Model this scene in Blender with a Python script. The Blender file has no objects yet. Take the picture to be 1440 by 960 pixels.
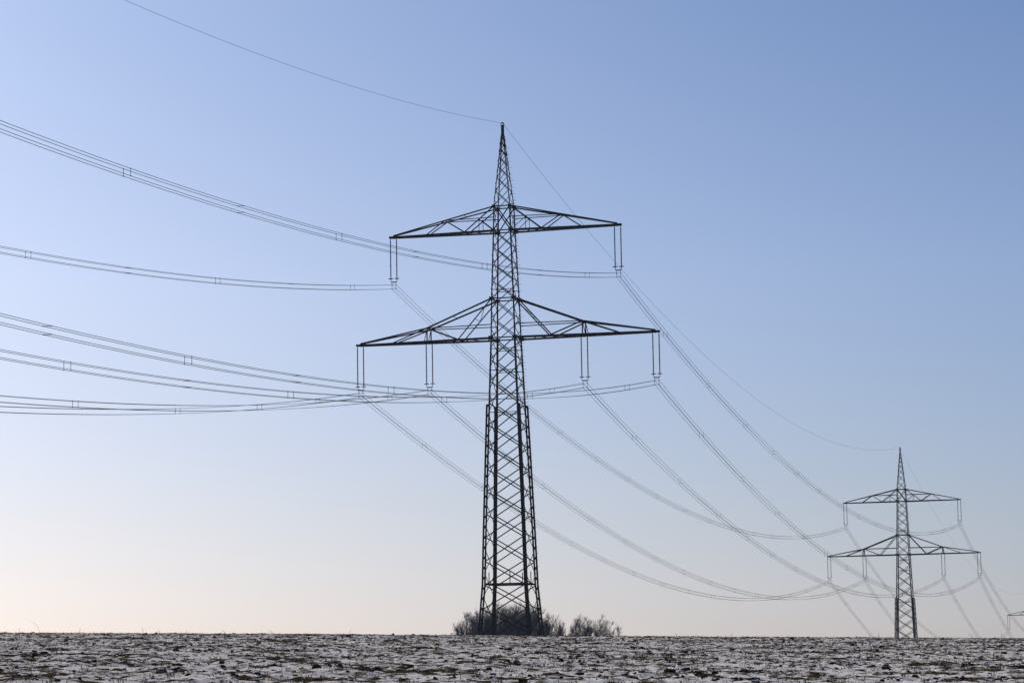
import bpy, math, random
import numpy as np
from mathutils import Vector, Matrix

scene = bpy.context.scene
col = scene.collection
R = math.radians

# ------------------------------------------------------------------ camera
EYE = 1.6                                   # eye height, the ground at the camera's foot is z = 0
PITCH, ROLL, LENS = 0.1181, -0.0172, 4117.2 / 1440 * 36
cam = bpy.data.cameras.new('camera')
cam.sensor_fit = 'HORIZONTAL'
cam.sensor_width = 36.0
cam.lens = LENS
cam.clip_start, cam.clip_end = 0.5, 12000
camo = bpy.data.objects.new('camera', cam)
col.objects.link(camo)
right, fwd = Vector((1, 0, 0)), Vector((0, math.cos(PITCH), math.sin(PITCH)))
up = Vector((0, -math.sin(PITCH), math.cos(PITCH)))
c_, s_ = math.cos(ROLL), math.sin(ROLL)
rr, uu = right * c_ + up * s_, right * -s_ + up * c_
m3 = Matrix((rr, uu, -fwd)).transposed()
camo.matrix_world = Matrix.Translation((0, 0, EYE)) @ m3.to_4x4()
scene.camera = camo

# ------------------------------------------------------------------ sky, sun, exposure
SUN_EL, SUN_AZ = R(26), R(-26)              # azimuth measured from straight ahead (+Y), negative = left
SKY_STRENGTH, SUN_STRENGTH = 0.0745, 4.8
world = bpy.data.worlds.new('World')
scene.world = world
world.use_nodes = True
nt = world.node_tree
nt.nodes.clear()
sky = nt.nodes.new('ShaderNodeTexSky')
sky.sky_type = 'NISHITA'
sky.sun_disc = False
sky.sun_elevation = SUN_EL
sky.sun_rotation = SUN_AZ
sky.altitude = 300
sky.air_density, sky.dust_density, sky.ozone_density = 0.7, 1.2, 5.0
bg = nt.nodes.new('ShaderNodeBackground')
bg.inputs['Strength'].default_value = SKY_STRENGTH
wo = nt.nodes.new('ShaderNodeOutputWorld')
# colour of the winter air by elevation (the sky pales towards the horizon all round)
AIR = [(.015, (.900, .826, .874)), (.06, (.945, .872, .868)), (.14, (.988, .970, 1.0)), (.225, (.820, .888, .985))]
tcw = nt.nodes.new('ShaderNodeTexCoord')
sep = nt.nodes.new('ShaderNodeSeparateXYZ')
mrw = nt.nodes.new('ShaderNodeMapRange')
mrw.inputs['From Min'].default_value, mrw.inputs['From Max'].default_value = AIR[0][0], AIR[-1][0]
rw = nt.nodes.new('ShaderNodeValToRGB')
for i, (z, c) in enumerate(AIR):
    t = (z - AIR[0][0]) / (AIR[-1][0] - AIR[0][0])
    e = rw.color_ramp.elements[0] if i == 0 else rw.color_ramp.elements[-1] if i == len(AIR) - 1 else rw.color_ramp.elements.new(t)
    e.position = t
    e.color = (*c, 1)
nt.links.new(tcw.outputs['Generated'], sep.inputs[0])
nt.links.new(sep.outputs['Z'], mrw.inputs['Value'])
nt.links.new(mrw.outputs['Result'], rw.inputs['Fac'])
wb = nt.nodes.new('ShaderNodeMix')
wb.data_type, wb.blend_type = 'RGBA', 'MULTIPLY'
wb.inputs['Factor'].default_value = 1.0
nt.links.new(rw.outputs['Color'], wb.inputs['B'])
nt.links.new(sky.outputs[0], wb.inputs['A'])
nt.links.new(wb.outputs['Result'], bg.inputs['Color'])
nt.links.new(bg.outputs[0], wo.inputs['Surface'])

sun = bpy.data.lights.new('sun', 'SUN')
sun.energy = SUN_STRENGTH
sun.angle = R(0.5)
sun.color = (1.0, 0.93, 0.84)
suno = bpy.data.objects.new('sun', sun)
col.objects.link(suno)
to_sun = Vector((math.sin(SUN_AZ) * math.cos(SUN_EL), math.cos(SUN_AZ) * math.cos(SUN_EL), math.sin(SUN_EL)))
suno.rotation_euler = to_sun.to_track_quat('Z', 'Y').to_euler()
suno.location = to_sun * 200

scene.view_settings.view_transform = 'Standard'
scene.view_settings.look = 'None'
scene.view_settings.gamma = 1.0
scene.view_settings.exposure = 0.0
scene.view_settings.use_curve_mapping = False
scene.cycles.volume_bounces = 1
scene.cycles.max_bounces = 6
scene.cycles.use_denoising = True
scene.cycles.use_adaptive_sampling = False

# ------------------------------------------------------------------ materials
def mat(name, rough=0.7, metallic=0.0, spec=0.3):
    m = bpy.data.materials.new(name)
    m.use_nodes = True
    b = m.node_tree.nodes['Principled BSDF']
    b.inputs['Roughness'].default_value = rough
    b.inputs['Metallic'].default_value = metallic
    b.inputs['Specular IOR Level'].default_value = spec
    return m, m.node_tree, b

def noise_col(nt, b, c0, c1, scale, lo=0.35, hi=0.65, detail=4, coord='Object'):
    tc = nt.nodes.new('ShaderNodeTexCoord')
    n = nt.nodes.new('ShaderNodeTexNoise')
    n.inputs['Scale'].default_value = scale
    n.inputs['Detail'].default_value = detail
    r = nt.nodes.new('ShaderNodeValToRGB')
    r.color_ramp.elements[0].position, r.color_ramp.elements[1].position = lo, hi
    r.color_ramp.elements[0].color, r.color_ramp.elements[1].color = (*c0, 1), (*c1, 1)
    nt.links.new(tc.outputs[coord], n.inputs['Vector'])
    nt.links.new(n.outputs['Fac'], r.inputs['Fac'])
    nt.links.new(r.outputs['Color'], b.inputs['Base Color'])
    return r

def simple(name, c0, c1, scale, rough=0.7, metallic=0.0, spec=0.3):
    m, n, b = mat(name, rough, metallic, spec)
    noise_col(n, b, c0, c1, scale)
    return m

STEEL = simple('painted_steel', (.020, .024, .031), (.040, .046, .055), 3.0, .75, .0, .06)
GALV = simple('galvanised_steel', (.10, .105, .11), (.17, .175, .18), 5.0, .7, .1, .2)
def vary(m, lo, hi):
    n = m.node_tree
    b = n.nodes['Principled BSDF']
    src = b.inputs['Base Color'].links[0].from_socket
    oi = n.nodes.new('ShaderNodeObjectInfo')
    mr = n.nodes.new('ShaderNodeMapRange')
    mr.inputs['To Min'].default_value, mr.inputs['To Max'].default_value = lo, hi
    mx = n.nodes.new('ShaderNodeVectorMath'); mx.operation = 'SCALE'
    n.links.new(oi.outputs['Random'], mr.inputs['Value'])
    n.links.new(src, mx.inputs[0]); n.links.new(mr.outputs['Result'], mx.inputs['Scale'])
    n.links.new(mx.outputs['Vector'], b.inputs['Base Color'])
vary(STEEL, .6, 1.5)
WIRE = simple('weathered_aluminium', (.085, .085, .082), (.12, .12, .115), 2.0, .75, .1, .2)
PORC = simple('brown_porcelain', (.018, .012, .010), (.035, .022, .016), 4.0, .6, 0, .15)
BARK = simple('bare_bark', (.055, .06, .072), (.10, .108, .125), 1.5, .9, 0, .15)
TWIG = simple('twig_bark', (.075, .084, .105), (.14, .152, .18), 1.2, .9, 0, .15)
STRAW = simple('dry_straw', (.07, .046, .024), (.19, .135, .075), .9, .85, 0, .15)
WEED = simple('winter_green', (.028, .038, .013), (.080, .082, .028), .7, .8, 0, .2)

# snow lying over tilled soil; the share of snow is a property of the ground itself
def soil_snow(name, attr, soil0, soil1, lo, hi):
    m, n, b = mat(name, 1.0, 0, 0.0)
    tc = n.nodes.new('ShaderNodeTexCoord')
    s = n.nodes.new('ShaderNodeTexNoise'); s.inputs['Scale'].default_value = 6; s.inputs['Detail'].default_value = 5
    rs = n.nodes.new('ShaderNodeValToRGB')
    rs.color_ramp.elements[0].position, rs.color_ramp.elements[1].position = .3, .7
    rs.color_ramp.elements[0].color, rs.color_ramp.elements[1].color = (*soil0, 1), (*soil1, 1)
    n.links.new(tc.outputs['Object'], s.inputs['Vector'])
    n.links.new(s.outputs['Fac'], rs.inputs['Fac'])
    f = n.nodes.new('ShaderNodeTexNoise'); f.inputs['Scale'].default_value = 19; f.inputs['Detail'].default_value = 6; f.inputs['Roughness'].default_value = .65
    n.links.new(tc.outputs['Object'], f.inputs['Vector'])
    a = n.nodes.new('ShaderNodeAttribute'); a.attribute_name = attr
    ad = n.nodes.new('ShaderNodeMath'); ad.operation = 'MULTIPLY_ADD'
    ad.inputs[1].default_value = .95; 
    n.links.new(f.outputs['Fac'], ad.inputs[0]); n.links.new(a.outputs['Fac'], ad.inputs[2])
    mr = n.nodes.new('ShaderNodeMapRange'); mr.inputs['From Min'].default_value = lo; mr.inputs['From Max'].default_value = hi
    mr.interpolation_type = 'SMOOTHSTEP'
    n.links.new(ad.outputs[0], mr.inputs['Value'])
    mx = n.nodes.new('ShaderNodeMix'); mx.data_type = 'RGBA'
    n.links.new(mr.outputs['Result'], mx.inputs['Factor'])
    n.links.new(rs.outputs['Color'], mx.inputs['A'])
    mx.inputs['B'].default_value = (.72, .685, .665, 1)
    n.links.new(mx.outputs['Result'], b.inputs['Base Color'])
    bn = n.nodes.new('ShaderNodeTexNoise'); bn.inputs['Scale'].default_value = 28; bn.inputs['Detail'].default_value = 5
    bu = n.nodes.new('ShaderNodeBump'); bu.inputs['Strength'].default_value = .95; bu.inputs['Distance'].default_value = .03
    n.links.new(tc.outputs['Object'], bn.inputs['Vector']); n.links.new(bn.outputs['Fac'], bu.inputs['Height'])
    n.links.new(bu.outputs['Normal'], b.inputs['Normal'])
    return m
FIELD = soil_snow('snowy_field', 'snow', (.016, .012, .007), (.068, .050, .027), 1.00, 1.15)
CLOD = soil_snow('soil_clod', 'snow', (.014, .010, .006), (.060, .042, .024), 1.24, 1.42)

# ------------------------------------------------------------------ helpers
def tag(o, label=None, cat=None, group=None, kind=None):
    if label: o['label'] = label
    if cat: o['category'] = cat
    if group: o['group'] = group
    if kind: o['kind'] = kind
    return o

def empty(name, loc, rz=0.0):
    o = bpy.data.objects.new(name, None)
    o.empty_display_size = 0.5
    o.location = loc
    o.rotation_euler = (0, 0, rz)
    col.objects.link(o)
    return o

def link(name, me, parent=None, loc=(0, 0, 0)):
    o = bpy.data.objects.new(name, me)
    o.location = loc
    o.parent = parent
    col.objects.link(o)
    return o

def mesh(name, verts, faces, material, smooth=False):
    me = bpy.data.meshes.new(name)
    me.from_pydata([tuple(v) for v in verts], [], faces)
    me.materials.append(material)
    if smooth:
        me.polygons.foreach_set('use_smooth', [True] * len(me.polygons))
    me.update()
    return me

def np_mesh(name, V, F, material, smooth=False):
    """V (n,3), F (m,k) index array of one polygon size"""
    V = np.asarray(V, np.float32); F = np.asarray(F, np.int32)
    me = bpy.data.meshes.new(name)
    me.vertices.add(len(V)); me.vertices.foreach_set('co', V.ravel())
    k = F.shape[1]
    me.loops.add(F.size); me.loops.foreach_set('vertex_index', F.ravel())
    me.polygons.add(len(F))
    me.polygons.foreach_set('loop_start', np.arange(0, F.size, k, dtype=np.int32))
    if smooth:
        me.polygons.foreach_set('use_smooth', np.ones(len(F), bool))
    me.materials.append(material)
    me.update(calc_edges=True)
    return me

def basis(d, hint):
    d = d.normalized()
    h = Vector(hint)
    x = h - d * h.dot(d)
    if x.length < 1e-4:
        h = Vector((0.3, 1, 0.1)); x = h - d * h.dot(d)
    x.normalize()
    return d, x, d.cross(x)

def L_geo(a, b, s, hint, verts, faces, t=None):
    """angle-iron bar from a to b; adds to verts/faces"""
    t = t or max(0.012, s * 0.14)
    d, x, y = basis(b - a, hint)
    x, y = (x - y) / math.sqrt(2), (x + y) / math.sqrt(2)
    o = -(x + y) * s * 0.3
    sec = [(0, 0), (s, 0), (s, t), (t, t), (t, s), (0, s)]
    n = len(verts)
    for p in (a, b):
        verts += [p + o + x * u + y * v for u, v in sec]
    for i in range(6):
        j = (i + 1) % 6
        faces.append((n + i, n + j, n + 6 + j, n + 6 + i))
    faces.append((n + 5, n + 4, n + 3, n + 2, n + 1, n))
    faces.append(tuple(range(n + 6, n + 12)))

cache = {}
def bar(name, a, b, s, parent, hint=(0, 1, 0), material=None):
    """one angle-iron member as an object of its own, its origin at its middle; like members share a mesh"""
    a, b = Vector(a), Vector(b)
    mid = (a + b) / 2
    material = material or STEEL
    po = Vector((0, 0, 0))
    key = (name, material.name, s, tuple(round(q, 3) for q in (b - a)), tuple(hint))
    me = cache.get(key)
    if me is None:
        v, f = [], []
        L_geo(a - mid, b - mid, s, hint, v, f)
        me = cache[key] = mesh(name, v, f, material)
    base = Vector(parent.get('_o', (0, 0, 0))) if parent else po
    return link(name, me, parent, mid - base)

def box_geo(c, h, verts, faces, rot=None):
    n = len(verts)
    for dx, dy, dz in ((-1,-1,-1),(1,-1,-1),(1,1,-1),(-1,1,-1),(-1,-1,1),(1,-1,1),(1,1,1),(-1,1,1)):
        p = Vector((dx * h[0], dy * h[1], dz * h[2]))
        if rot: p = rot @ p
        verts.append(Vector(c) + p)
    for q in ((3,2,1,0),(4,5,6,7),(0,1,5,4),(1,2,6,5),(2,3,7,6),(3,0,4,7)):
        faces.append(tuple(n + i for i in q))

def tube_geo(pts, radii, sides, verts, faces, caps=True):
    n0 = len(verts)
    for i, p in enumerate(pts):
        d = (pts[min(i + 1, len(pts) - 1)] - pts[max(i - 1, 0)])
        _, x, y = basis(d, (0, 0, 1) if abs(d.normalized().z) < .9 else (0, 1, 0))
        for k in range(sides):
            an = 2 * math.pi * k / sides
            verts.append(p + (x * math.cos(an) + y * math.sin(an)) * radii[i])
    for i in range(len(pts) - 1):
        for k in range(sides):
            k2 = (k + 1) % sides
            a = n0 + i * sides
            faces.append((a + k, a + k2, a + sides + k2, a + sides + k))
    if caps:
        faces.append(tuple(n0 + k for k in reversed(range(sides))))
        faces.append(tuple(n0 + (len(pts) - 1) * sides + k for k in range(sides)))

def torus_geo(c, R0, r0, n, m, verts, faces, sx=1.0):
    b = len(verts)
    for i in range(n):
        A = 2 * math.pi * i / n
        for j in range(m):
            B = 2 * math.pi * j / m
            verts.append(Vector(c) + Vector(((R0 + r0 * math.cos(B)) * math.cos(A) * sx, (R0 + r0 * math.cos(B)) * math.sin(A), r0 * math.sin(B))))
    for i in range(n):
        for j in range(m):
            i2, j2 = (i + 1) % n, (j + 1) % m
            faces.append((b + i * m + j, b + i2 * m + j, b + i2 * m + j2, b + i * m + j2))

# ------------------------------------------------------------------ terrain
prof_y = np.array([-600, -50, 0, 60, 120, 170, 205, 232, 258, 285, 330, 400, 480, 565, 700, 900, 1300, 2000, 3200], float)
prof_z = np.array([-14, -2.9, -1.6, -.03, 1.50, 2.78, 3.69, 4.12, 4.30, 4.25, 3.5, 0.8, -3.8, -8.9, -13.5, -19.5, -30, -42, -55], float)
_yy = np.arange(-600, 3201, 1.0)
_zz = np.interp(_yy, prof_y, prof_z)
_k = np.exp(-.5 * (np.arange(-36, 37) / 10.0) ** 2); _k /= _k.sum()
_zz = np.convolve(np.pad(_zz, 36, mode='edge'), _k, mode='valid')
LAT = 0.0234
def ground_z(x, y):
    x = np.asarray(x, float); y = np.asarray(y, float)
    w = np.clip((y + 20) / 60, 0, 1) * np.clip(1 - (y - 300) / 500, 0, 1)
    return np.interp(y, _yy, _zz) - LAT * w * 120 * np.tanh(x / 120) + EYE

rng = np.random.default_rng(11)
_tab = rng.random((8, 256, 256))
def vnoise(x, y, k):
    xi, yi = np.floor(x).astype(int), np.floor(y).astype(int)
    u, v = x - xi, y - yi
    u, v = u * u * (3 - 2 * u), v * v * (3 - 2 * v)
    t = _tab[k % 8]
    g = lambda a, b: t[a & 255, b & 255]
    return (g(xi, yi) * (1 - u) + g(xi + 1, yi) * u) * (1 - v) + (g(xi, yi + 1) * (1 - u) + g(xi + 1, yi + 1) * u) * v

def relief(x, y):
    """uneven tilled surface, metres"""
    a = vnoise(x / 2.3, y / 3.1, 0) - .5
    b = vnoise(x / .62 + 7.3, y / .75 + 3.1, 1) - .5
    c = vnoise(x / .23 + 1.7, y / .28 + 9.9, 2) - .5
    r = np.abs(vnoise(x / .9 + 31, y / 1.1 + 17, 3) - .5)
    return .06 * a + .085 * b + .10 * c - .07 * r

def field_z(x, y):
    return ground_z(x, y) + relief(x, y)

# coarse sheet for the whole countryside, dropped a little where the finely modelled field lies over it
gx = np.concatenate([np.linspace(-1500, -160, 18), np.linspace(-140, 140, 57), np.linspace(160, 1500, 18)])
gy = np.concatenate([np.linspace(-500, -20, 13), np.linspace(0, 300, 76), np.linspace(310, 1000, 47), np.linspace(1050, 3100, 22)])
GX, GY = np.meshgrid(gx, gy)
GZ = ground_z(GX, GY)
def in_field(x, y, m):
    return (y > 52 + m) & (y < 236 - m) & (np.abs(x) < .23 * y + 10 - m)
GZ = GZ - .35 * in_field(GX, GY, 3)
nx, ny = len(gx), len(gy)
idx = np.arange(nx * ny).reshape(ny, nx)
GF = np.stack([idx[:-1, :-1], idx[:-1, 1:], idx[1:, 1:], idx[1:, :-1]], -1).reshape(-1, 4)
me = np_mesh('ground', np.stack([GX, GY, GZ], -1).reshape(-1, 3), GF, FIELD, True)
at = me.attributes.new('snow', 'FLOAT', 'POINT')
at.data.foreach_set('value', np.full(nx * ny, .42, np.float32))
tag(link('ground', me), kind='structure')

# the tilled field in view, its surface modelled
rows, y = [], 52.0
while y < 236:
    rows.append(y); y += .085 + .0008 * y
rows = np.array(rows); NC = 510
U = np.linspace(-1, 1, NC)
FX = U[None, :] * (.23 * rows[:, None] + 10)
FY = np.repeat(rows[:, None], NC, 1)
FX = FX + (rng.random(FX.shape) - .5) * .04
RE = relief(FX, FY)
edge = np.minimum(np.minimum((FY - 52) / 3, (236 - FY) / 3), (1 - np.abs(U))[None, :] * 25).clip(0, 1)
FZ = ground_z(FX, FY) + RE * edge - (1 - edge) * .2
idx = np.arange(FX.size).reshape(FX.shape)
FF = np.stack([idx[:-1, :-1], idx[:-1, 1:], idx[1:, 1:], idx[1:, :-1]], -1).reshape(-1, 4)
me = np_mesh('field', np.stack([FX, FY, FZ], -1).reshape(-1, 3), FF, FIELD, False)
SN = .66 + .34 * (vnoise(FX / 1.9, FY / 2.6, 5) - .5) + .6 * (vnoise(FX / .26 + 5, FY / .33, 6) - .5) - 2.0 * RE
at = me.attributes.new('snow', 'FLOAT', 'POINT')
at.data.foreach_set('value', SN.astype(np.float32).ravel())
tag(link('field', me), 'snow-dusted tilled field rising to a crest', kind='structure')

def scatter(n, seed, y0=56, y1=228, clump=None):
    g = np.random.default_rng(seed)
    m = n * 4
    yy = y0 + (y1 - y0) * g.random(m)
    xx = (g.random(m) * 2 - 1) * (.23 * yy + 9)
    keep = g.random(m) < (.23 * yy + 9) / (.23 * y1 + 9)
    if clump:
        keep &= g.random(m) < np.clip((vnoise(xx / clump + 3, yy / clump + 8, 7) - .38) * 4, .06, 1)
    i = np.flatnonzero(keep)[:n]
    return xx[i], yy[i], g

# soil clods breaking through the snow
t_ = (1 + 5 ** .5) / 2
ico = np.array([(-1,t_,0),(1,t_,0),(-1,-t_,0),(1,-t_,0),(0,-1,t_),(0,1,t_),(0,-1,-t_),(0,1,-t_),(t_,0,-1),(t_,0,1),(-t_,0,-1),(-t_,0,1)]) / np.sqrt(1 + t_ * t_)
icf = np.array([(0,11,5),(0,5,1),(0,1,7),(0,7,10),(0,10,11),(1,5,9),(5,11,4),(11,10,2),(10,7,6),(7,1,8),(3,9,4),(3,4,2),(3,2,6),(3,6,8),(3,8,9),(4,9,5),(2,4,11),(6,2,10),(8,6,7),(9,8,1)])
NCL = 41000
cx, cy, g = scatter(NCL, 5, clump=1.4)
NCL = len(cx)
sz = np.clip(np.exp(g.normal(-3.7, .6, NCL)), .014, .11)
sc3 = np.stack([sz * g.uniform(.8, 1.9, NCL), sz * g.uniform(.8, 1.6, NCL), sz * g.uniform(.5, .95, NCL)], -1)
an = g.uniform(0, 6.28, NCL)
P = ico[None] * (1 + g.uniform(-.32, .32, (NCL, 12, 1))) * sc3[:, None, :]
ca, sa = np.cos(an)[:, None], np.sin(an)[:, None]
P = np.stack([P[..., 0] * ca - P[..., 1] * sa, P[..., 0] * sa + P[..., 1] * ca, P[..., 2]], -1)
P += np.stack([cx, cy, field_z(cx, cy) + sc3[:, 2] * .25], -1)[:, None, :]
CF = (icf[None] + (np.arange(NCL) * 12)[:, None, None]).reshape(-1, 3)
me = np_mesh('soil_clods', P.reshape(-1, 3), CF, CLOD, False)
top = (P[..., 2] - P[..., 2].mean(1, keepdims=True)) / sc3[:, 2][:, None]
sn = top * .45 + g.uniform(-.1, .75, NCL)[:, None]
at = me.attributes.new('snow', 'FLOAT', 'POINT')
at.data.foreach_set('value', sn.astype(np.float32).ravel())
tag(link('soil_clods', me), 'dark soil clods breaking through the thin snow', 'soil', kind='stuff')

# blades: leafy weeds and straw
def blades(name, n, seed, per, hmin, hmax, width, spread, material, label, cat, clump=None, lean=.6, y0=56, y1=228):
    x, y, g = scatter(n, seed, y0, y1, clump)
    n = len(x)
    hs = np.exp(g.uniform(math.log(hmin), math.log(hmax), n))
    bx = np.repeat(x, per) + g.normal(0, spread, n * per)
    by = np.repeat(y, per) + g.normal(0, spread, n * per)
    hh = np.repeat(hs, per) * g.uniform(.5, 1.15, n * per)
    a = g.uniform(0, 6.28, n * per); ln = g.uniform(.1, lean, n * per)
    b = g.uniform(0, 6.28, n * per)
    w = width * g.uniform(.6, 1.4, n * per)
    z = field_z(bx, by) - .02
    dx, dy = np.cos(a) * ln * hh, np.sin(a) * ln * hh
    wx, wy = np.cos(b) * w / 2, np.sin(b) * w / 2
    V = np.stack([np.stack([bx - wx, by - wy, z], -1), np.stack([bx + wx, by + wy, z], -1),
                  np.stack([bx + dx * .45 + wx * .8, by + dy * .45 + wy * .8, z + hh * .62], -1),
                  np.stack([bx + dx * .45 - wx * .8, by + dy * .45 - wy * .8, z + hh * .62], -1),
                  np.stack([bx + dx, by + dy, z + hh], -1)], 1)
    k = (np.arange(n * per) * 5)[:, None, None]
    F = (np.array([(0, 1, 2), (0, 2, 3), (3, 2, 4)])[None] + k).reshape(-1, 3)
    tag(link(name, np_mesh(name, V.reshape(-1, 3), F, material)), label, cat, kind='stuff')
blades('weed_tufts', 10500, 21, 8, .04, .15, .024, .07, WEED, 'low dark green weed tufts scattered over the field', 'weeds', 1.6, 1.3)
blades('straw_stubble', 20000, 22, 4, .03, .17, .018, .09, STRAW, 'short brown straw stubble sticking out of the snow', 'stubble', 2.2, .8)

blades('crest_grass', 2600, 23, 4, .05, .24, .014, .10, STRAW, 'thin fringe of short dry grass along the field crest', 'grass', 2.5, .7, 192, 222)

# ------------------------------------------------------------------ the power line
ALIGN = 0.2535                                   # the line runs this far to the right of straight ahead
AV = Vector((math.cos(ALIGN), -math.sin(ALIGN), 0))
LV = Vector((math.sin(ALIGN), math.cos(ALIGN), 0))
APEX1 = Vector((-.5508, 274.5076, 53.499 + EYE))
APEX2 = APEX1 + LV * 299.96; APEX2.z = 45.091 + EYE
APEX0 = APEX1 - LV * 299.96 * .925; APEX0.z = 47.882 + EYE
APEX3 = APEX2 + LV * 347.09; APEX3.z = 30.379 + EYE
D_UP, D_UPT, D_LO, D_LOT = 10.398, 8.075, 20.641, 16.899   # depths below the peak
W_UP, W_LO, W_IN, W_OFF, D_INS = 11.37, 14.8, 7.568, .38, 4.759

HW_D = [.9, 8.075, 10.398, 16.9, 20.64, 23.2, 27.1, 38.7, 43.85, 48.4, 60]
HW_H = [.085, .795, .85, 1.08, 1.167, 1.265, 1.40, 1.80, 1.95, 2.30, 3.19]
def half(d): return float(np.interp(d, HW_D, HW_H))

def part(name, verts, faces, material, parent, origin=(0, 0, 0), key=None, smooth=False):
    me = cache.get(key) if key else None
    if me is None:
        o = Vector(origin)
        me = mesh(name, [v - o for v in verts], faces, material, smooth)
        if key: cache[key] = me
    base = Vector(parent.get('_o', (0, 0, 0))) if parent else Vector((0, 0, 0))
    return link(name, me, parent, Vector(origin) - base)

def make_pylon(apex, d_ground, d_reinf, extra, label, near):
    """local frame: x along the crossarms, y along the line, z up from the foot"""
    H = d_ground
    root = empty('transmission_pylon', (apex.x, apex.y, apex.z - H), -ALIGN)
    tag(root, label, 'pylon', 'lattice pylons of one power line')
    Zd = lambda d: H - d
    corner = lambda sx, sy, d: Vector((sx * half(d), sy * half(d), Zd(d)))
    peak_nodes = [1.25, 1.75, 2.45, 3.25, 4.2, 5.3, 6.6, D_UPT]
    arm_nodes = [D_UPT, D_UP]
    mid_nodes = [D_UP, 12.0, 13.6, 15.2, D_LOT, 18.8, D_LO]
    low = [D_LO, 22.7, 24.75, 26.8, 28.9, 30.95, 33.05, 35.15, 37.25, 39.4, 41.65, 43.85, 46.1, 48.4]
    while low[-1] < d_ground - 2.6: low.append(low[-1] + 2.4)
    low.append(d_ground)
    nodes = peak_nodes + arm_nodes[1:] + mid_nodes[1:] + low[1:]
    # legs
    for sx in (-1, 1):
        for sy in (-1, 1):
            ds = [.9, D_UPT, D_UP, D_LOT, D_LO, 23.2, 27.1, 38.7, 43.85, 48.4]
            ds = [d for d in ds if d < d_ground - .5] + [d_ground + .4]
            v, f = [], []
            for d0, d1 in zip(ds[:-1], ds[1:]):
                s = .085 if d1 <= D_UPT else .125 if d1 <= D_LO else .17
                L_geo(corner(sx, sy, d0), corner(sx, sy, d1), s, (-sx, -sy, 0), v, f, .02)
            o = corner(sx, sy, d_ground)
            leg = part('leg', v, f, STEEL, root, o)
            leg['_o'] = tuple(o)
            # doubled angle bolted outside the leg in the lower part, with batten plates
            v, f = [], []
            out = Vector((sx, sy, 0)).normalized()
            off = out * .215
            dd = [d_reinf] + [d for d in (38.7, 43.85, 48.4) if d_reinf < d < d_ground] + [d_ground + .4]
            for d0, d1 in zip(dd[:-1], dd[1:]):
                L_geo(corner(sx, sy, d0) + off, corner(sx, sy, d1) + off, .18, (sx, sy, 0), v, f, .022)
            d = d_reinf + .1
            while d < d_ground:
                c = corner(sx, sy, d) + out * .108
                box_geo(c, (.108, .012, .13), v, f, Matrix.Rotation(math.atan2(sy, sx), 3, 'Z'))
                d += .95
            rl = part('leg_reinforcement', v, f, STEEL, leg, o)
            # climbing bolts up one leg
            if sx == 1 and sy == 1:
                v, f = [], []
                d = 2.4
                i = 0
                while d < d_ground - .5:
                    c = corner(sx, sy, d) + (off * .9 if d > d_reinf else Vector((.05, .05, 0)))
                    dv = Vector((1, .25, 0)) if i % 2 == 0 else Vector((.25, 1, 0))
                    tube_geo([c, c + dv.normalized() * .24], [.014, .014], 4, v, f)
                    d += .31; i += 1
                tag(part('step_bolts', v, f, GALV, leg, o), kind='stuff')
    # crossed braces on the faces along the arms
    def xpanel(sy, d0, d1, s):
        for k, sx in enumerate((-1, 1)):
            dep = Vector((0, sy * (.02 + .05 * k), 0))
            bar('brace', corner(sx, sy, d0) + dep, corner(-sx, sy, d1) + dep, s, root, (0, sy, 0))
    for d0, d1 in zip(nodes[:-1], nodes[1:]):
        s = .045 if d1 <= D_UPT else .085 if d1 <= D_UP else .06 if d1 <= D_LO else .075
        for sy in (-1, 1): xpanel(sy, d0, d1, s)
    # crossed braces on the two side faces, staggered by half a panel
    side = [peak_nodes[0]] + [(a + b) / 2 for a, b in zip(peak_nodes[:-1], peak_nodes[1:])] + [D_UPT, D_UP]
    side += [(a + b) / 2 for a, b in zip(mid_nodes[:-1], mid_nodes[1:])] + [D_LO]
    side += [(a + b) / 2 for a, b in zip(low[:-1], low[1:])] + [d_ground]
    for d0, d1 in zip(side[:-1], side[1:]):
        s = .045 if d1 <= D_UPT else .06 if d1 <= D_LO else .065
        for sx in (-1, 1):
            for k, sy in enumerate((-1, 1)):
                dep = Vector((sx * (.02 + .05 * k), 0, 0))
                bar('brace', corner(sx, sy, d0) + dep, corner(sx, -sy, d1) + dep, s, root, (sx, 0, 0))
    # level struts
    for d in (D_UPT, D_UP, D_LOT, D_LO):
        for sy in (-1, 1):
            bar('level_strut', corner(-1, sy, d), corner(1, sy, d), .085, root, (0, sy, 0))
        for sx in (-1, 1):
            bar('level_strut', corner(sx, -1, d), corner(sx, 1, d), .07, root, (sx, 0, 0))
    for d in (16.05, 21.67, 23.72, d_reinf + .75):
        for sy in (-1, 1):
            bar('level_strut', corner(-1, sy, d) + Vector((0, -sy * .04, 0)), corner(1, sy, d) + Vector((0, -sy * .04, 0)), .045, root, (0, sy, 0))
        bar('level_strut', corner(-1, -1, d), corner(1, 1, d), .04, root, (0, 0, 1))
    # gusset plates where the arms meet the legs
    for d, r in ((D_UPT, .17), (D_UP, .21), (D_LOT, .21), (D_LO, .23)):
        for sx in (-1, 1):
            for sy in (-1, 1):
                v, f = [], []
                c = corner(sx, sy, d)
                box_geo(c + Vector((0, sy * .085, 0)), (r, .012, r * .8), v, f)
                box_geo(c + Vector((sx * .085, 0, 0)), (.012, r * .7, r * .8), v, f)
                part('gusset_plate', v, f, STEEL, root, c, key=('gusset', d, sx, sy))
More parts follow.
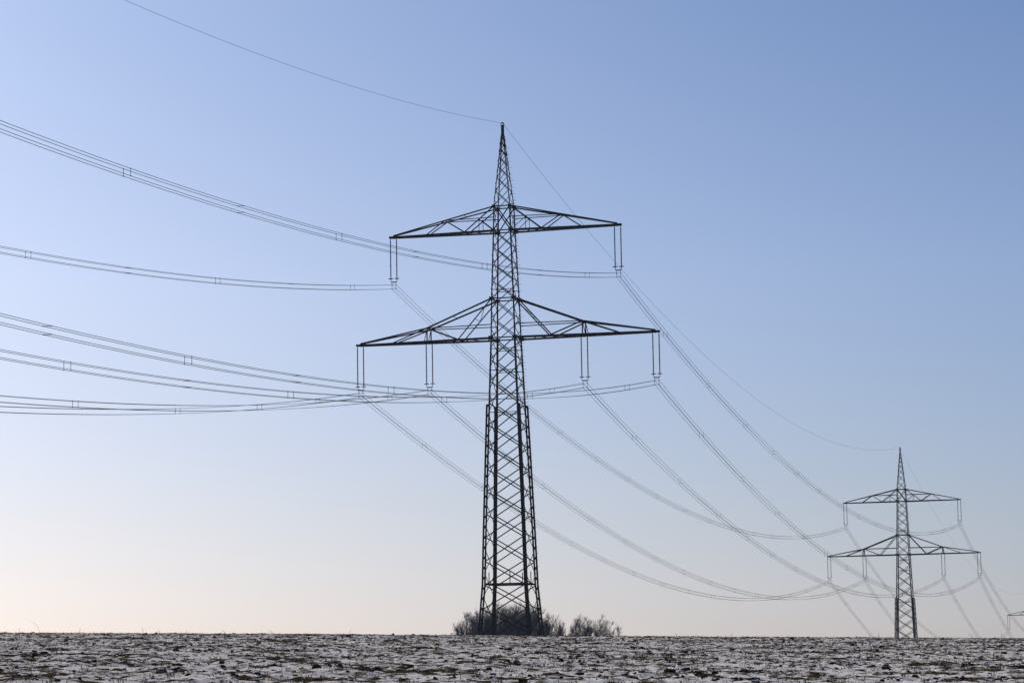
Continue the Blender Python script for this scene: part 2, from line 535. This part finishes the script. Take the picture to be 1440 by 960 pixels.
    # crossarms
    def crossarm(s, long):
        d_b, d_t, w = (D_LO, D_LOT, W_LO) if long else (D_UP, D_UPT, W_UP)
        zb, hb = Zd(d_b), half(d_b)
        yb = lambda x: hb + (.11 - hb) * (x - hb) / (w - .35 - hb)
        o = Vector((s * hb, 0, zb))
        v, f = [], []
        for sy in (-1, 1):
            L_geo(Vector((s * hb, sy * hb, zb)), Vector((s * (w - .3), sy * .11, zb)), .17, (0, sy, -.6), v, f, .03)
        arm = part('crossarm', v, f, STEEL, root, o, key=('arm', s, long))
        arm['label'] = ('long lower' if long else 'short upper') + ' lattice crossarm'
        arm['_o'] = tuple(o)
        v, f = [], []
        tip = Vector((s * (w - .33), 0, zb))
        box_geo(tip, (.34, .17, .10), v, f)
        part('tip_plate', v, f, STEEL, arm, tip, key=('tip', s, long))
        # zigzag lacing between the two bottom chords
        xs = np.linspace(hb, w - .9, 13 if long else 11)
        for i in range(len(xs) - 1):
            sy = 1 if i % 2 else -1
            bar('lacing', Vector((s * xs[i], sy * yb(xs[i]), zb - .06)), Vector((s * xs[i + 1], -sy * yb(xs[i + 1]), zb - .06)), .06, arm, (0, 0, 1))
        for sy in (-1, 1):
            G = corner(s, sy, d_t)
            if long:
                N = Vector((s * W_IN, sy * yb(W_IN), zb + 1.27))
                B1 = Vector((s * 4.45, sy * yb(4.45), zb + .02)); B2 = Vector((s * 11.1, sy * yb(11.1), zb + .02))
                bar('top_chord', G, N, .12, arm, (0, sy, 0))
                bar('top_chord', N, Vector((s * (w - .4), sy * .10, zb + .14)), .10, arm, (0, sy, 0))
                bar('arm_post', N, Vector((s * W_IN, sy * yb(W_IN), zb)), .09, arm, (0, sy, 0))
                bar('arm_post', N, Vector((s * (W_IN + .28), sy * yb(W_IN), zb)), .05, arm, (0, sy, 0))
                bar('diagonal', G, B1, .085, arm, (0, sy, 0))
                bar('diagonal', B1, N, .095, arm, (0, sy, 0))
                bar('diagonal', N, B2, .085, arm, (0, sy, 0))
                zn = H - N.z
                bar('arm_strut', N, corner(s, sy, zn), .065, arm, (0, sy, 0))
            else:
                T = Vector((s * (w - .4), sy * .10, zb + .14))
                N = G.lerp(T, (5.7 - half(d_t)) / (w - .4 - half(d_t)))
                B1 = Vector((s * 3.75, sy * yb(3.75), zb + .02)); B2 = Vector((s * 7.6, sy * yb(7.6), zb + .02))
                bar('top_chord', G, T, .095, arm, (0, sy, 0))
                bar('diagonal', G, B1, .085, arm, (0, sy, 0))
                bar('diagonal', B1, N, .075, arm, (0, sy, 0))
                bar('diagonal', N, B2, .075, arm, (0, sy, 0))
                M = G.lerp(B1, .5)
                bar('diagonal', M, corner(s, sy, d_b), .05, arm, (0, sy, 0))
                bar('arm_post', M, Vector((M.x, sy * yb(abs(M.x)), zb)), .04, arm, (0, sy, 0))
                bar('arm_strut', N, corner(s, sy, H - N.z), .06, arm, (0, sy, 0))
        # ties between the front and back trusses
        q = .42
        Ga, Gb = corner(s, -1, d_t), corner(s, 1, d_t)
        Na = Vector((s * W_IN, -yb(W_IN), zb + 1.27)) if long else Vector((s * (w - .4), -.1, zb + .14))
        Nb = Vector((Na.x, -Na.y, Na.z))
        q = .6 if long else .3
        bar('tie', Ga.lerp(Na, q), Gb.lerp(Nb, q), .05, arm, (0, 0, 1))
        B1x = 4.45 if long else 3.75
        Ba, Bb = Vector((s * B1x, -yb(B1x), zb)), Vector((s * B1x, yb(B1x), zb))
        bar('tie', Ga.lerp(Ba, .5), Gb.lerp(Bb, .5), .05, arm, (0, 0, 1))
        if long:
            bar('tie', Ga.lerp(Ba, .2), Gb.lerp(Bb, .5), .04, arm, (0, 0, 1))
            bar('tie', Na, Nb, .08, arm, (0, 0, 1))
            v, f = [], []
            box_geo(Vector((s * W_IN, 0, zb - .02)), (.36, yb(W_IN) + .1, .07), v, f)
            part('hanger_beam', v, f, STEEL, arm, Vector((s * W_IN, 0, zb)), key=('hb', s))
    for long in (False, True):
        for s in (-1, 1): crossarm(s, long)
    # head plate and earth wire clamp
    v, f = [], []
    box_geo((0, 0, Zd(.75)), (.12, .12, .50), v, f)
    box_geo((0, 0, Zd(.22)), (.17, .05, .05), v, f)
    o = Vector((0, 0, Zd(.75)))
    hp = part('head_plate', v, f, STEEL, root, o, key='head')
    hp['_o'] = tuple(o)
    v, f = [], []
    tube_geo([Vector((-.13, 0, Zd(.25))), Vector((-.16, 0, Zd(.08))), Vector((-.06, 0, Zd(-.08))), Vector((.06, 0, Zd(-.06))), Vector((.13, 0, Zd(.1))), Vector((.13, 0, Zd(.28)))], [.04] * 6, 5, v, f)
    tube_geo([Vector((0, -.32, Zd(.02))), Vector((0, 0, Zd(-.02))), Vector((0, .32, Zd(.02)))], [.03, .055, .03], 5, v, f)
    part('wire_clamp', v, f, GALV, hp, o, key='clamp')
    # climbing guard round the foot of the tower
    if near:
        dg = 43.75
        hg = half(dg)
        v, f = [], []
        z = Zd(dg)
        for sy in (-1, 1):
            box_geo((0, sy * (hg + .02), z), (hg, .05, .07), v, f)
        for sx in (-1, 1):
            box_geo((sx * (hg + .02), 0, z), (.05, hg - .06, .07), v, f)
        o = Vector((0, 0, z))
        gd = part('climbing_guard', v, f, STEEL, root, o)
        gd['_o'] = tuple(o)
        for px, py in ((-.55 * hg, -hg), (.25 * hg, -hg), (-hg, -.2 * hg), (hg, .1 * hg), (.35 * hg, hg)):
            bar('guard_post', Vector((px, py, z + .05)), Vector((px, py, z + 1.15)), .06, gd, (0, 1, 0))
    return root

def fix_depth(apex): return apex.z - float(ground_z(apex.x, apex.y))
PYL = [None] * 4
PYL[1] = make_pylon(APEX1, fix_depth(APEX1), 26.95, 0, 'nearest, largest dark steel lattice pylon, standing in front of the bare bushes', True)
PYL[2] = make_pylon(APEX2, fix_depth(APEX2), 29.0, 2, 'second, half as tall lattice pylon on the right, behind the field crest', False)
PYL[3] = make_pylon(APEX3, fix_depth(APEX3), 26.95, 0, 'farthest pylon, only its left crossarm tip showing at the right edge', False)

# ------------------------------------------------------------------ insulators
def rod_mesh():
    prof = []
    zt, L, n = -.22, 1.17, 13
    for u in range(3):
        z0 = zt - u * (L + .09)
        prof.append((.03, z0))
        for i in range(n):
            za = z0 - .03 - (L - .06) * i / n
            st = (L - .06) / n
            prof += [(.038, za), (.075, za - st * .35), (.072, za - st * .5), (.038, za - st * .62)]
        prof.append((.03, z0 - L))
    sides = 7
    v, f = [], []
    for r, z in prof:
        for k in range(sides):
            a = 2 * math.pi * k / sides
            v.append(Vector((r * math.cos(a), r * math.sin(a), z)))
    for i in range(len(prof) - 1):
        for k in range(sides):
            k2 = (k + 1) % sides
            f.append((i * sides + k, (i + 1) * sides + k, (i + 1) * sides + k2, i * sides + k2))
    return mesh('insulator_rod', v, f, PORC, True)
ROD = rod_mesh()
def cap_mesh(z, h=.14):
    v, f = [], []
    tube_geo([Vector((0, 0, z + h / 2)), Vector((0, 0, z - h / 2))], [.045, .045], 6, v, f)
    torus_geo((0, 0, z), .10, .014, 8, 4, v, f)
    return mesh('joint_cap', v, f, GALV)
CAPS = [cap_mesh(-.22 - 1.17 - .045), cap_mesh(-.22 - 2.34 - .135)]
def shackle_mesh():
    v, f = [], []
    tube_geo([Vector((0, 0, .02)), Vector((0, 0, -.24))], [.028, .028], 5, v, f)
    return mesh('shackle', v, f, GALV)
SHK = shackle_mesh()
def ring_mesh():
    v, f = [], []
    torus_geo((0, 0, -3.97), .21, .028, 14, 5, v, f)
    box_geo((0, 0, -3.97), (.21, .02, .02), v, f)
    return mesh('grading_ring', v, f, STEEL)
RING = ring_mesh()
def yoke_mesh():
    v, f = [], []
    for s in (-1, 1):
        tube_geo([Vector((s * .3, 0, -3.86)), Vector((s * .3, 0, -4.2)), Vector((s * .25, 0, -4.3))], [.03] * 3, 5, v, f)
    box_geo((0, 0, -4.31), (.27, .02, .05), v, f)
    return mesh('yoke', v, f, STEEL)
YOKE = yoke_mesh()
def hang_mesh():
    v, f = [], []
    tube_geo([Vector((0, 0, -4.33)), Vector((0, 0, -D_INS - .24))], [.017] * 2, 4, v, f)
    for z in (-D_INS + .2, -D_INS - .2):
        tube_geo([Vector((0, -.17, z - .01)), Vector((0, 0, z + .015)), Vector((0, .17, z - .01))], [.022, .045, .022], 5, v, f)
    return mesh('suspension_clamp', v, f, STEEL)
HANG = hang_mesh()
PHASE = {'UL': (-(W_UP - W_OFF), D_UP), 'UR': (W_UP - W_OFF, D_UP), 'LLo': (-(W_LO - W_OFF), D_LO), 'LLi': (-W_IN, D_LO),
         'LRi': (W_IN, D_LO), 'LRo': (W_LO - W_OFF, D_LO)}
WHERE = {'UL': 'left tip of the short upper crossarm', 'UR': 'right tip of the short upper crossarm',
         'LLo': 'left tip of the long lower crossarm', 'LLi': 'left middle of the long lower crossarm',
         'LRi': 'right middle of the long lower crossarm', 'LRo': 'right tip of the long lower crossarm'}
WHICH = {1: 'nearest pylon', 2: 'second pylon', 3: 'farthest pylon'}
APEX = {0: APEX0, 1: APEX1, 2: APEX2, 3: APEX3}
def top_at(k, ph): return APEX[k] + AV * PHASE[ph][0] - Vector((0, 0, PHASE[ph][1] + .09))
def wire_at(k, ph): return APEX[k] + AV * PHASE[ph][0] - Vector((0, 0, PHASE[ph][1] + D_INS))

for k in (1, 2, 3):
    for ph in PHASE:
        r = empty('insulator_set', APEX[k] + AV * PHASE[ph][0] - Vector((0, 0, PHASE[ph][1])), -ALIGN)
        tag(r, f'twin insulator rods hanging from {WHERE[ph]}, {WHICH[k]}', 'insulator', 'twin hanging insulators of the power line')
        for s in (-1, 1):
            rod = link('insulator_rod', ROD, r, (s * .3, 0, 0))
            for c in CAPS: link('joint_cap', c, rod)
            link('shackle', SHK, rod)
            link('grading_ring', RING, r, (s * .3, 0, 0))
            link('suspension_clamp', HANG, r, (s * .2, 0, 0))
        link('yoke', YOKE, r)

# ------------------------------------------------------------------ wires
SAG = {0: (8.289, 8.418), 1: (9.870, 9.940), 2: (13.019, 13.385)}
def sag_pt(A, B, S, t):
    p = A.lerp(B, t); p.z -= 4 * S * t * (1 - t)
    return p
def wire_mesh(name, A, B, S, r, n=90):
    ts = np.linspace(0, 1, n)
    pts = [sag_pt(A, B, S, t) - A for t in ts]
    v, f = [], []
    tube_geo(pts, [r] * n, 5, v, f)
    return mesh(name, v, f, WIRE, True)
SP_V = {0: [.05, .17, .30, .43, .562, .694, .826, .953], 1: [.071, .221, .343, .467, .593, .715, .84, .951], 2: [.06, .2, .33, .46, .59, .72, .85, .95]}
SP_H = {0: [.11, .235, .365, .496, .626, .758, .89], 1: [.147, .284, .404, .53, .653, .778, .9], 2: [.13, .265, .395, .525, .655, .785, .9]}
GOES = {0: 'from the left edge to', 1: 'sagging to the second pylon from', 2: 'falling away behind from'}
ENDS = {0: 'nearest pylon', 1: 'nearest pylon', 2: 'second pylon'}
SHORT = {'UL': 'upper left insulators', 'UR': 'upper right insulators', 'LLo': 'outer lower left insulators', 'LLi': 'inner lower left insulators',
         'LRi': 'inner lower right insulators', 'LRo': 'outer lower right insulators'}
def spacer_mesh(a, b, name):
    v, f = [], []
    tube_geo([a, b], [.014, .014], 4, v, f)
    for p in (a, b): box_geo(p, (.026, .026, .026), v, f)
    return mesh(name, v, f, STEEL)
SPV = spacer_mesh(Vector((0, 0, -.2)), Vector((0, 0, .2)), 'spacer')
SPH = spacer_mesh(AV * -.2, AV * .2, 'spacer')
WIRE_R = .0155
for sp in (0, 1, 2):
    for ph in PHASE:
        A, B = wire_at(sp, ph), wire_at(sp + 1, ph)
        O = B if sp == 0 else A
        r = empty('conductor_bundle', O)
        tag(r, f'cable bundle {GOES[sp]} {SHORT[ph]} of {ENDS[sp]}', 'power line', 'conductor bundles')
        me = wire_mesh('conductor', A, B, SAG[sp][0], WIRE_R)
        for sa in (-.2, .2):
            for sz in (-.2, .2):
                link('conductor', me, r, A - O + AV * sa + Vector((0, 0, sz)))
        for t in SP_V[sp]:
            p = sag_pt(A, B, SAG[sp][0], t) - O
            for sa in (-.2, .2): link('spacer', SPV, r, p + AV * sa)
        for t in SP_H[sp]:
            p = sag_pt(A, B, SAG[sp][0], t) - O
            for sz in (-.2, .2): link('spacer', SPH, r, p + Vector((0, 0, sz)))
    A, B = APEX[sp].copy(), APEX[sp + 1].copy()
    o = link('earth_wire', wire_mesh('earth_wire', A, B, SAG[sp][1], .0125), None, A)
    tag(o, {0: 'single thin earth wire rising from the nearest pylon peak to the upper left',
            1: 'single thin earth wire sagging from the nearest to the second pylon peak',
            2: 'single thin earth wire falling from the second pylon peak to the right edge'}[sp], 'wire', 'earth wires')

# ------------------------------------------------------------------ bare bushes behind the crest
def px_dir(px, py):
    X, Y = px - 720, 480 - py
    x, y = c_ * X - s_ * Y, s_ * X + c_ * Y
    f = 4117.2
    return Vector((x, f * math.cos(PITCH) - y * math.sin(PITCH), f * math.sin(PITCH) + y * math.cos(PITCH)))
def at_depth(px, py, Y):
    d = px_dir(px, py)
    p = d * (Y / d.y)
    return Vector((p.x, p.y, p.z + EYE))

def bush(x, y, height, width, seed, stems, label, dense=1.0):
    g = random.Random(seed)
    gs = random.Random(seed * 7 + 1)                          # its own stream for the layout of the stems
    z = float(ground_z(x, y)) - .1
    root = empty('bare_bush', (x, y, z))
    tag(root, label, 'bush', 'bare winter bushes behind the crest')
    tv, tf, cv, cf = [], [], [], []
    def rnd(): return Vector((g.gauss(0, 1), g.gauss(0, 1), g.gauss(0, .6)))
    ph = [g.uniform(0, 6.283) for _ in range(4)]
    def outside(p):
        a = math.atan2(p.y, p.x)
        k = 1 + .08 * math.sin(3 * a + ph[0]) + .06 * math.sin(7 * a + ph[1] + 3 * p.z / height) + g.uniform(-.15, .12)
        rx = width * .53 * k
        dz = (p.z - .22 * height) / (.78 * height * (1 + .05 * math.sin(5 * a + ph[2]) + g.uniform(-.04, .04)))
        return (p.x * p.x + p.y * p.y) / (rx * rx) + max(dz, 0) ** 2 > 1
    def limb(p, d, L, r, n, V, F, wob, lift, sides=4):
        pts, rad = [p.copy()], [r]
        for i in range(n):
            d = (d + rnd() * wob + Vector((0, 0, lift))).normalized()
            p = p + d * (L / n)
            if i and outside(p): p = pts[-1] + d * (L / n) * .15
            pts.append(p.copy()); rad.append(r * (1 - .75 * (i + 1) / n))
        tube_geo(pts, rad, sides, V, F, caps=False)
        return pts, d
    for s in range(stems):
        a = 2.39996 * s + gs.uniform(-.25, .25) + seed
        u = math.sqrt((s + .5) / stems)                      # fan of stems, the outer ones lower
        reach = u * width * .46
        hs = height * .95 * math.sqrt(max(.2, 1 - (u * .82) ** 2)) * gs.uniform(.88, 1.05)
        b = Vector((math.cos(a), math.sin(a), 0)) * reach * .45
        d = Vector((math.cos(a) * reach * .55, math.sin(a) * reach * .55, hs))
        L = d.length
        pts, _ = limb(b, d.normalized(), L, .045 * height / 6, 7, tv, tf, .055, .02, 5)
        nb = int(13 * dense)
        for i in range(nb):
            t = g.uniform(.32, 1.0)
            q = t * 7; i0 = min(int(q), 6)
            p = pts[i0].lerp(pts[i0 + 1], q - i0)
            dirv = (pts[i0 + 1] - pts[i0]).normalized()
            a2 = g.uniform(0, 6.283)
            dd = (dirv * .9 + Vector((math.cos(a2), math.sin(a2), .25)) * g.uniform(.5, 1.0)).normalized()
            Lb = min(height * .34, L * .5) * g.uniform(.6, 1.1) * (1.15 - .5 * t)
            bp, _ = limb(p, dd, Lb, .026 * height / 6, 5, cv, cf, .16, .10, 4)
            for j in range(int(8 * dense)):
                t2 = g.uniform(.15, 1.0); q2 = t2 * 5; j0 = min(int(q2), 4)
                p2 = bp[j0].lerp(bp[j0 + 1], q2 - j0)
                d2 = (bp[j0 + 1] - bp[j0]).normalized()
                a3 = g.uniform(0, 6.283)
                d2 = (d2 * .8 + Vector((math.cos(a3), math.sin(a3), .35)) * g.uniform(.4, .9)).normalized()
                tp, _ = limb(p2, d2, height * g.uniform(.09, .17), .011, 3, cv, cf, .18, .12, 3)
                for k in range(4):
                    k0 = g.randint(0, 2)
                    p3 = tp[k0].lerp(tp[k0 + 1], g.random())
                    a4 = g.uniform(0, 6.283)
                    d3 = ((tp[k0 + 1] - tp[k0]).normalized() + Vector((math.cos(a4), math.sin(a4), .4)) * .6).normalized()
                    limb(p3, d3, height * g.uniform(.05, .11), .0065, 2, cv, cf, .12, .1, 3)
    link('trunk', mesh('trunk', tv, tf, BARK), root)
    link('crown', mesh('crown', cv, cf, TWIG), root)
    return root

BUSHES = [  # px centre, px width, px of the top, depth, stems, label
    (656, 46, 861, 342, 14, 'leftmost large bare bush, its twigs spreading left of the nearest pylon', .85),
    (681, 52, 855, 336, 14, 'bare bush seen around the left legs of the nearest pylon', 1.1),
    (704, 54, 849, 345, 15, 'tall dense bare bush just left of centre between the pylon legs', 1.05),
    (727, 56, 847, 338, 15, 'tallest dense bare bush in the middle between the pylon legs', 1.05),
    (750, 52, 849, 344, 15, 'dense bare bush seen around the right legs of the nearest pylon', 1.0),
    (773, 46, 860, 340, 12, 'bare bush just right of the nearest pylon foot', .8),
    (786, 24, 870, 348, 8, 'thin low bare bush at the right end of the dense clump', .7),
    (817, 40, 863, 340, 11, 'round bare bush standing alone right of the dense clump', .9),
    (843, 36, 864, 344, 9, 'loose bare bush leaning right beside the round lone one', .8),
    (867, 18, 876, 338, 6, 'smallest spiky bare bush at the right end of the row', .6),
    (631, 14, 885, 345, 4, 'tiny bare bush tips peeping over the crest left of the clump', .6)]
for i, (pc, pw, pt, Y, st, lab, dn) in enumerate(BUSHES):
    p = at_depth(pc, pt, Y)
    h = p.z - float(ground_z(p.x, Y))
    bush(p.x, Y, h, pw / 4117.2 * Y, 100 + i, st, lab, dn)

# ------------------------------------------------------------------ single dry weed stalks standing out against the sky
STALKS = [  # px foot, px tip x, px tip y, label
    (56, 41, 873, 'arching thin dry stalk on the crest at the far left'),
    (27, 27, 882, 'short upright dry stalk on the crest, leftmost in view'),
    (112, 113, 882, 'upright dry stalk on the crest right of the arching one'),
    (202, 199, 881, 'thick leaning dry stalk on the crest in the left quarter'),
    (224, 223, 885, 'short thin dry stalk just right of the thick leaning one'),
    (262, 262, 885, 'small dry stalk in front of a dark clod on the left crest'),
    (318, 312, 885, 'dry stalk bent left on the crest under the lowest cables'),
    (384, 377, 886, 'low dry stalk slanting left on the left crest'),
    (490, 495, 884, 'dry stalk slanting right on the crest left of the bushes'),
    (952, 949, 888, 'thin dry stalk on the crest right of the bushes'),
    (978, 979, 891, 'short dry stalk close beside the thin one right of the bushes'),
    (1029, 1029, 889, 'upright dry stalk on the crest between bushes and second pylon'),
    (1235, 1236, 889, 'dry stalk on the crest just left of the second pylon'),
    (1224, 1222, 890, 'low dry stalk left of the one beside the second pylon'),
    (1368, 1361, 890, 'dry stalk leaning left on the crest right of the second pylon'),
    (1409, 1408, 889, 'last upright dry stalk on the crest near the right edge')]
for i, (fx, tx, ty, lab) in enumerate(STALKS):
    g = random.Random(300 + i)
    Y = 203 + g.uniform(-2, 2)
    tip = at_depth(tx, ty, Y)
    ft = at_depth(fx, 892, Y)
    z = float(field_z(ft.x, Y)) - .03
    r = empty('dry_stalk', (ft.x, Y, z))
    tag(r, lab, 'stalk', 'dry stalks on the crest')
    b = Vector((tip.x - ft.x, g.uniform(-.05, .05), max(tip.z - z, .12)))
    n = 6
    pts = []
    for k in range(n + 1):
        t = k / n
        pts.append(Vector((b.x * t ** 1.7, b.y * t, b.z * (t if abs(b.x) < .3 else math.sin(t * 1.45) / math.sin(1.45)))))
    v, f = [], []
    tube_geo(pts, [(.005 if i == 0 else .010) * (1 - .6 * k / n) + .002 for k in range(n + 1)], 4, v, f)
    link('stem', mesh('stem', v, f, STRAW), r)
    for k in (2, 3, 4):
        a = g.uniform(-1, 1)
        v, f = [], []
        p = pts[k]
        tube_geo([p, p + Vector((.05 * a, .02, .05)), p + Vector((.10 * a, .03, .06))], [.005, .006, .001], 3, v, f)
        link('leaf', mesh('leaf', v, f, STRAW), r)

# ------------------------------------------------------------------ winter haze
HAZE_DENSITY = 0.00006
v, f = [], []
box_geo((0, 1300, -15), (1560, 1860, 88), v, f)
m = bpy.data.materials.new('haze')
m.use_nodes = True
m.node_tree.nodes.clear()
pv = m.node_tree.nodes.new('ShaderNodeVolumePrincipled')
pv.inputs['Density'].default_value = HAZE_DENSITY
pv.inputs['Color'].default_value = (.78, .88, 1.0, 1)
pv.inputs['Anisotropy'].default_value = .2
mo = m.node_tree.nodes.new('ShaderNodeOutputMaterial')
m.node_tree.links.new(pv.outputs[0], mo.inputs['Volume'])
if HAZE_DENSITY > 0:
    tag(link('haze', mesh('haze', v, f, m)), 'thin winter haze over the field', 'haze', kind='stuff')

for o in col.objects:
    if '_o' in o: del o['_o']
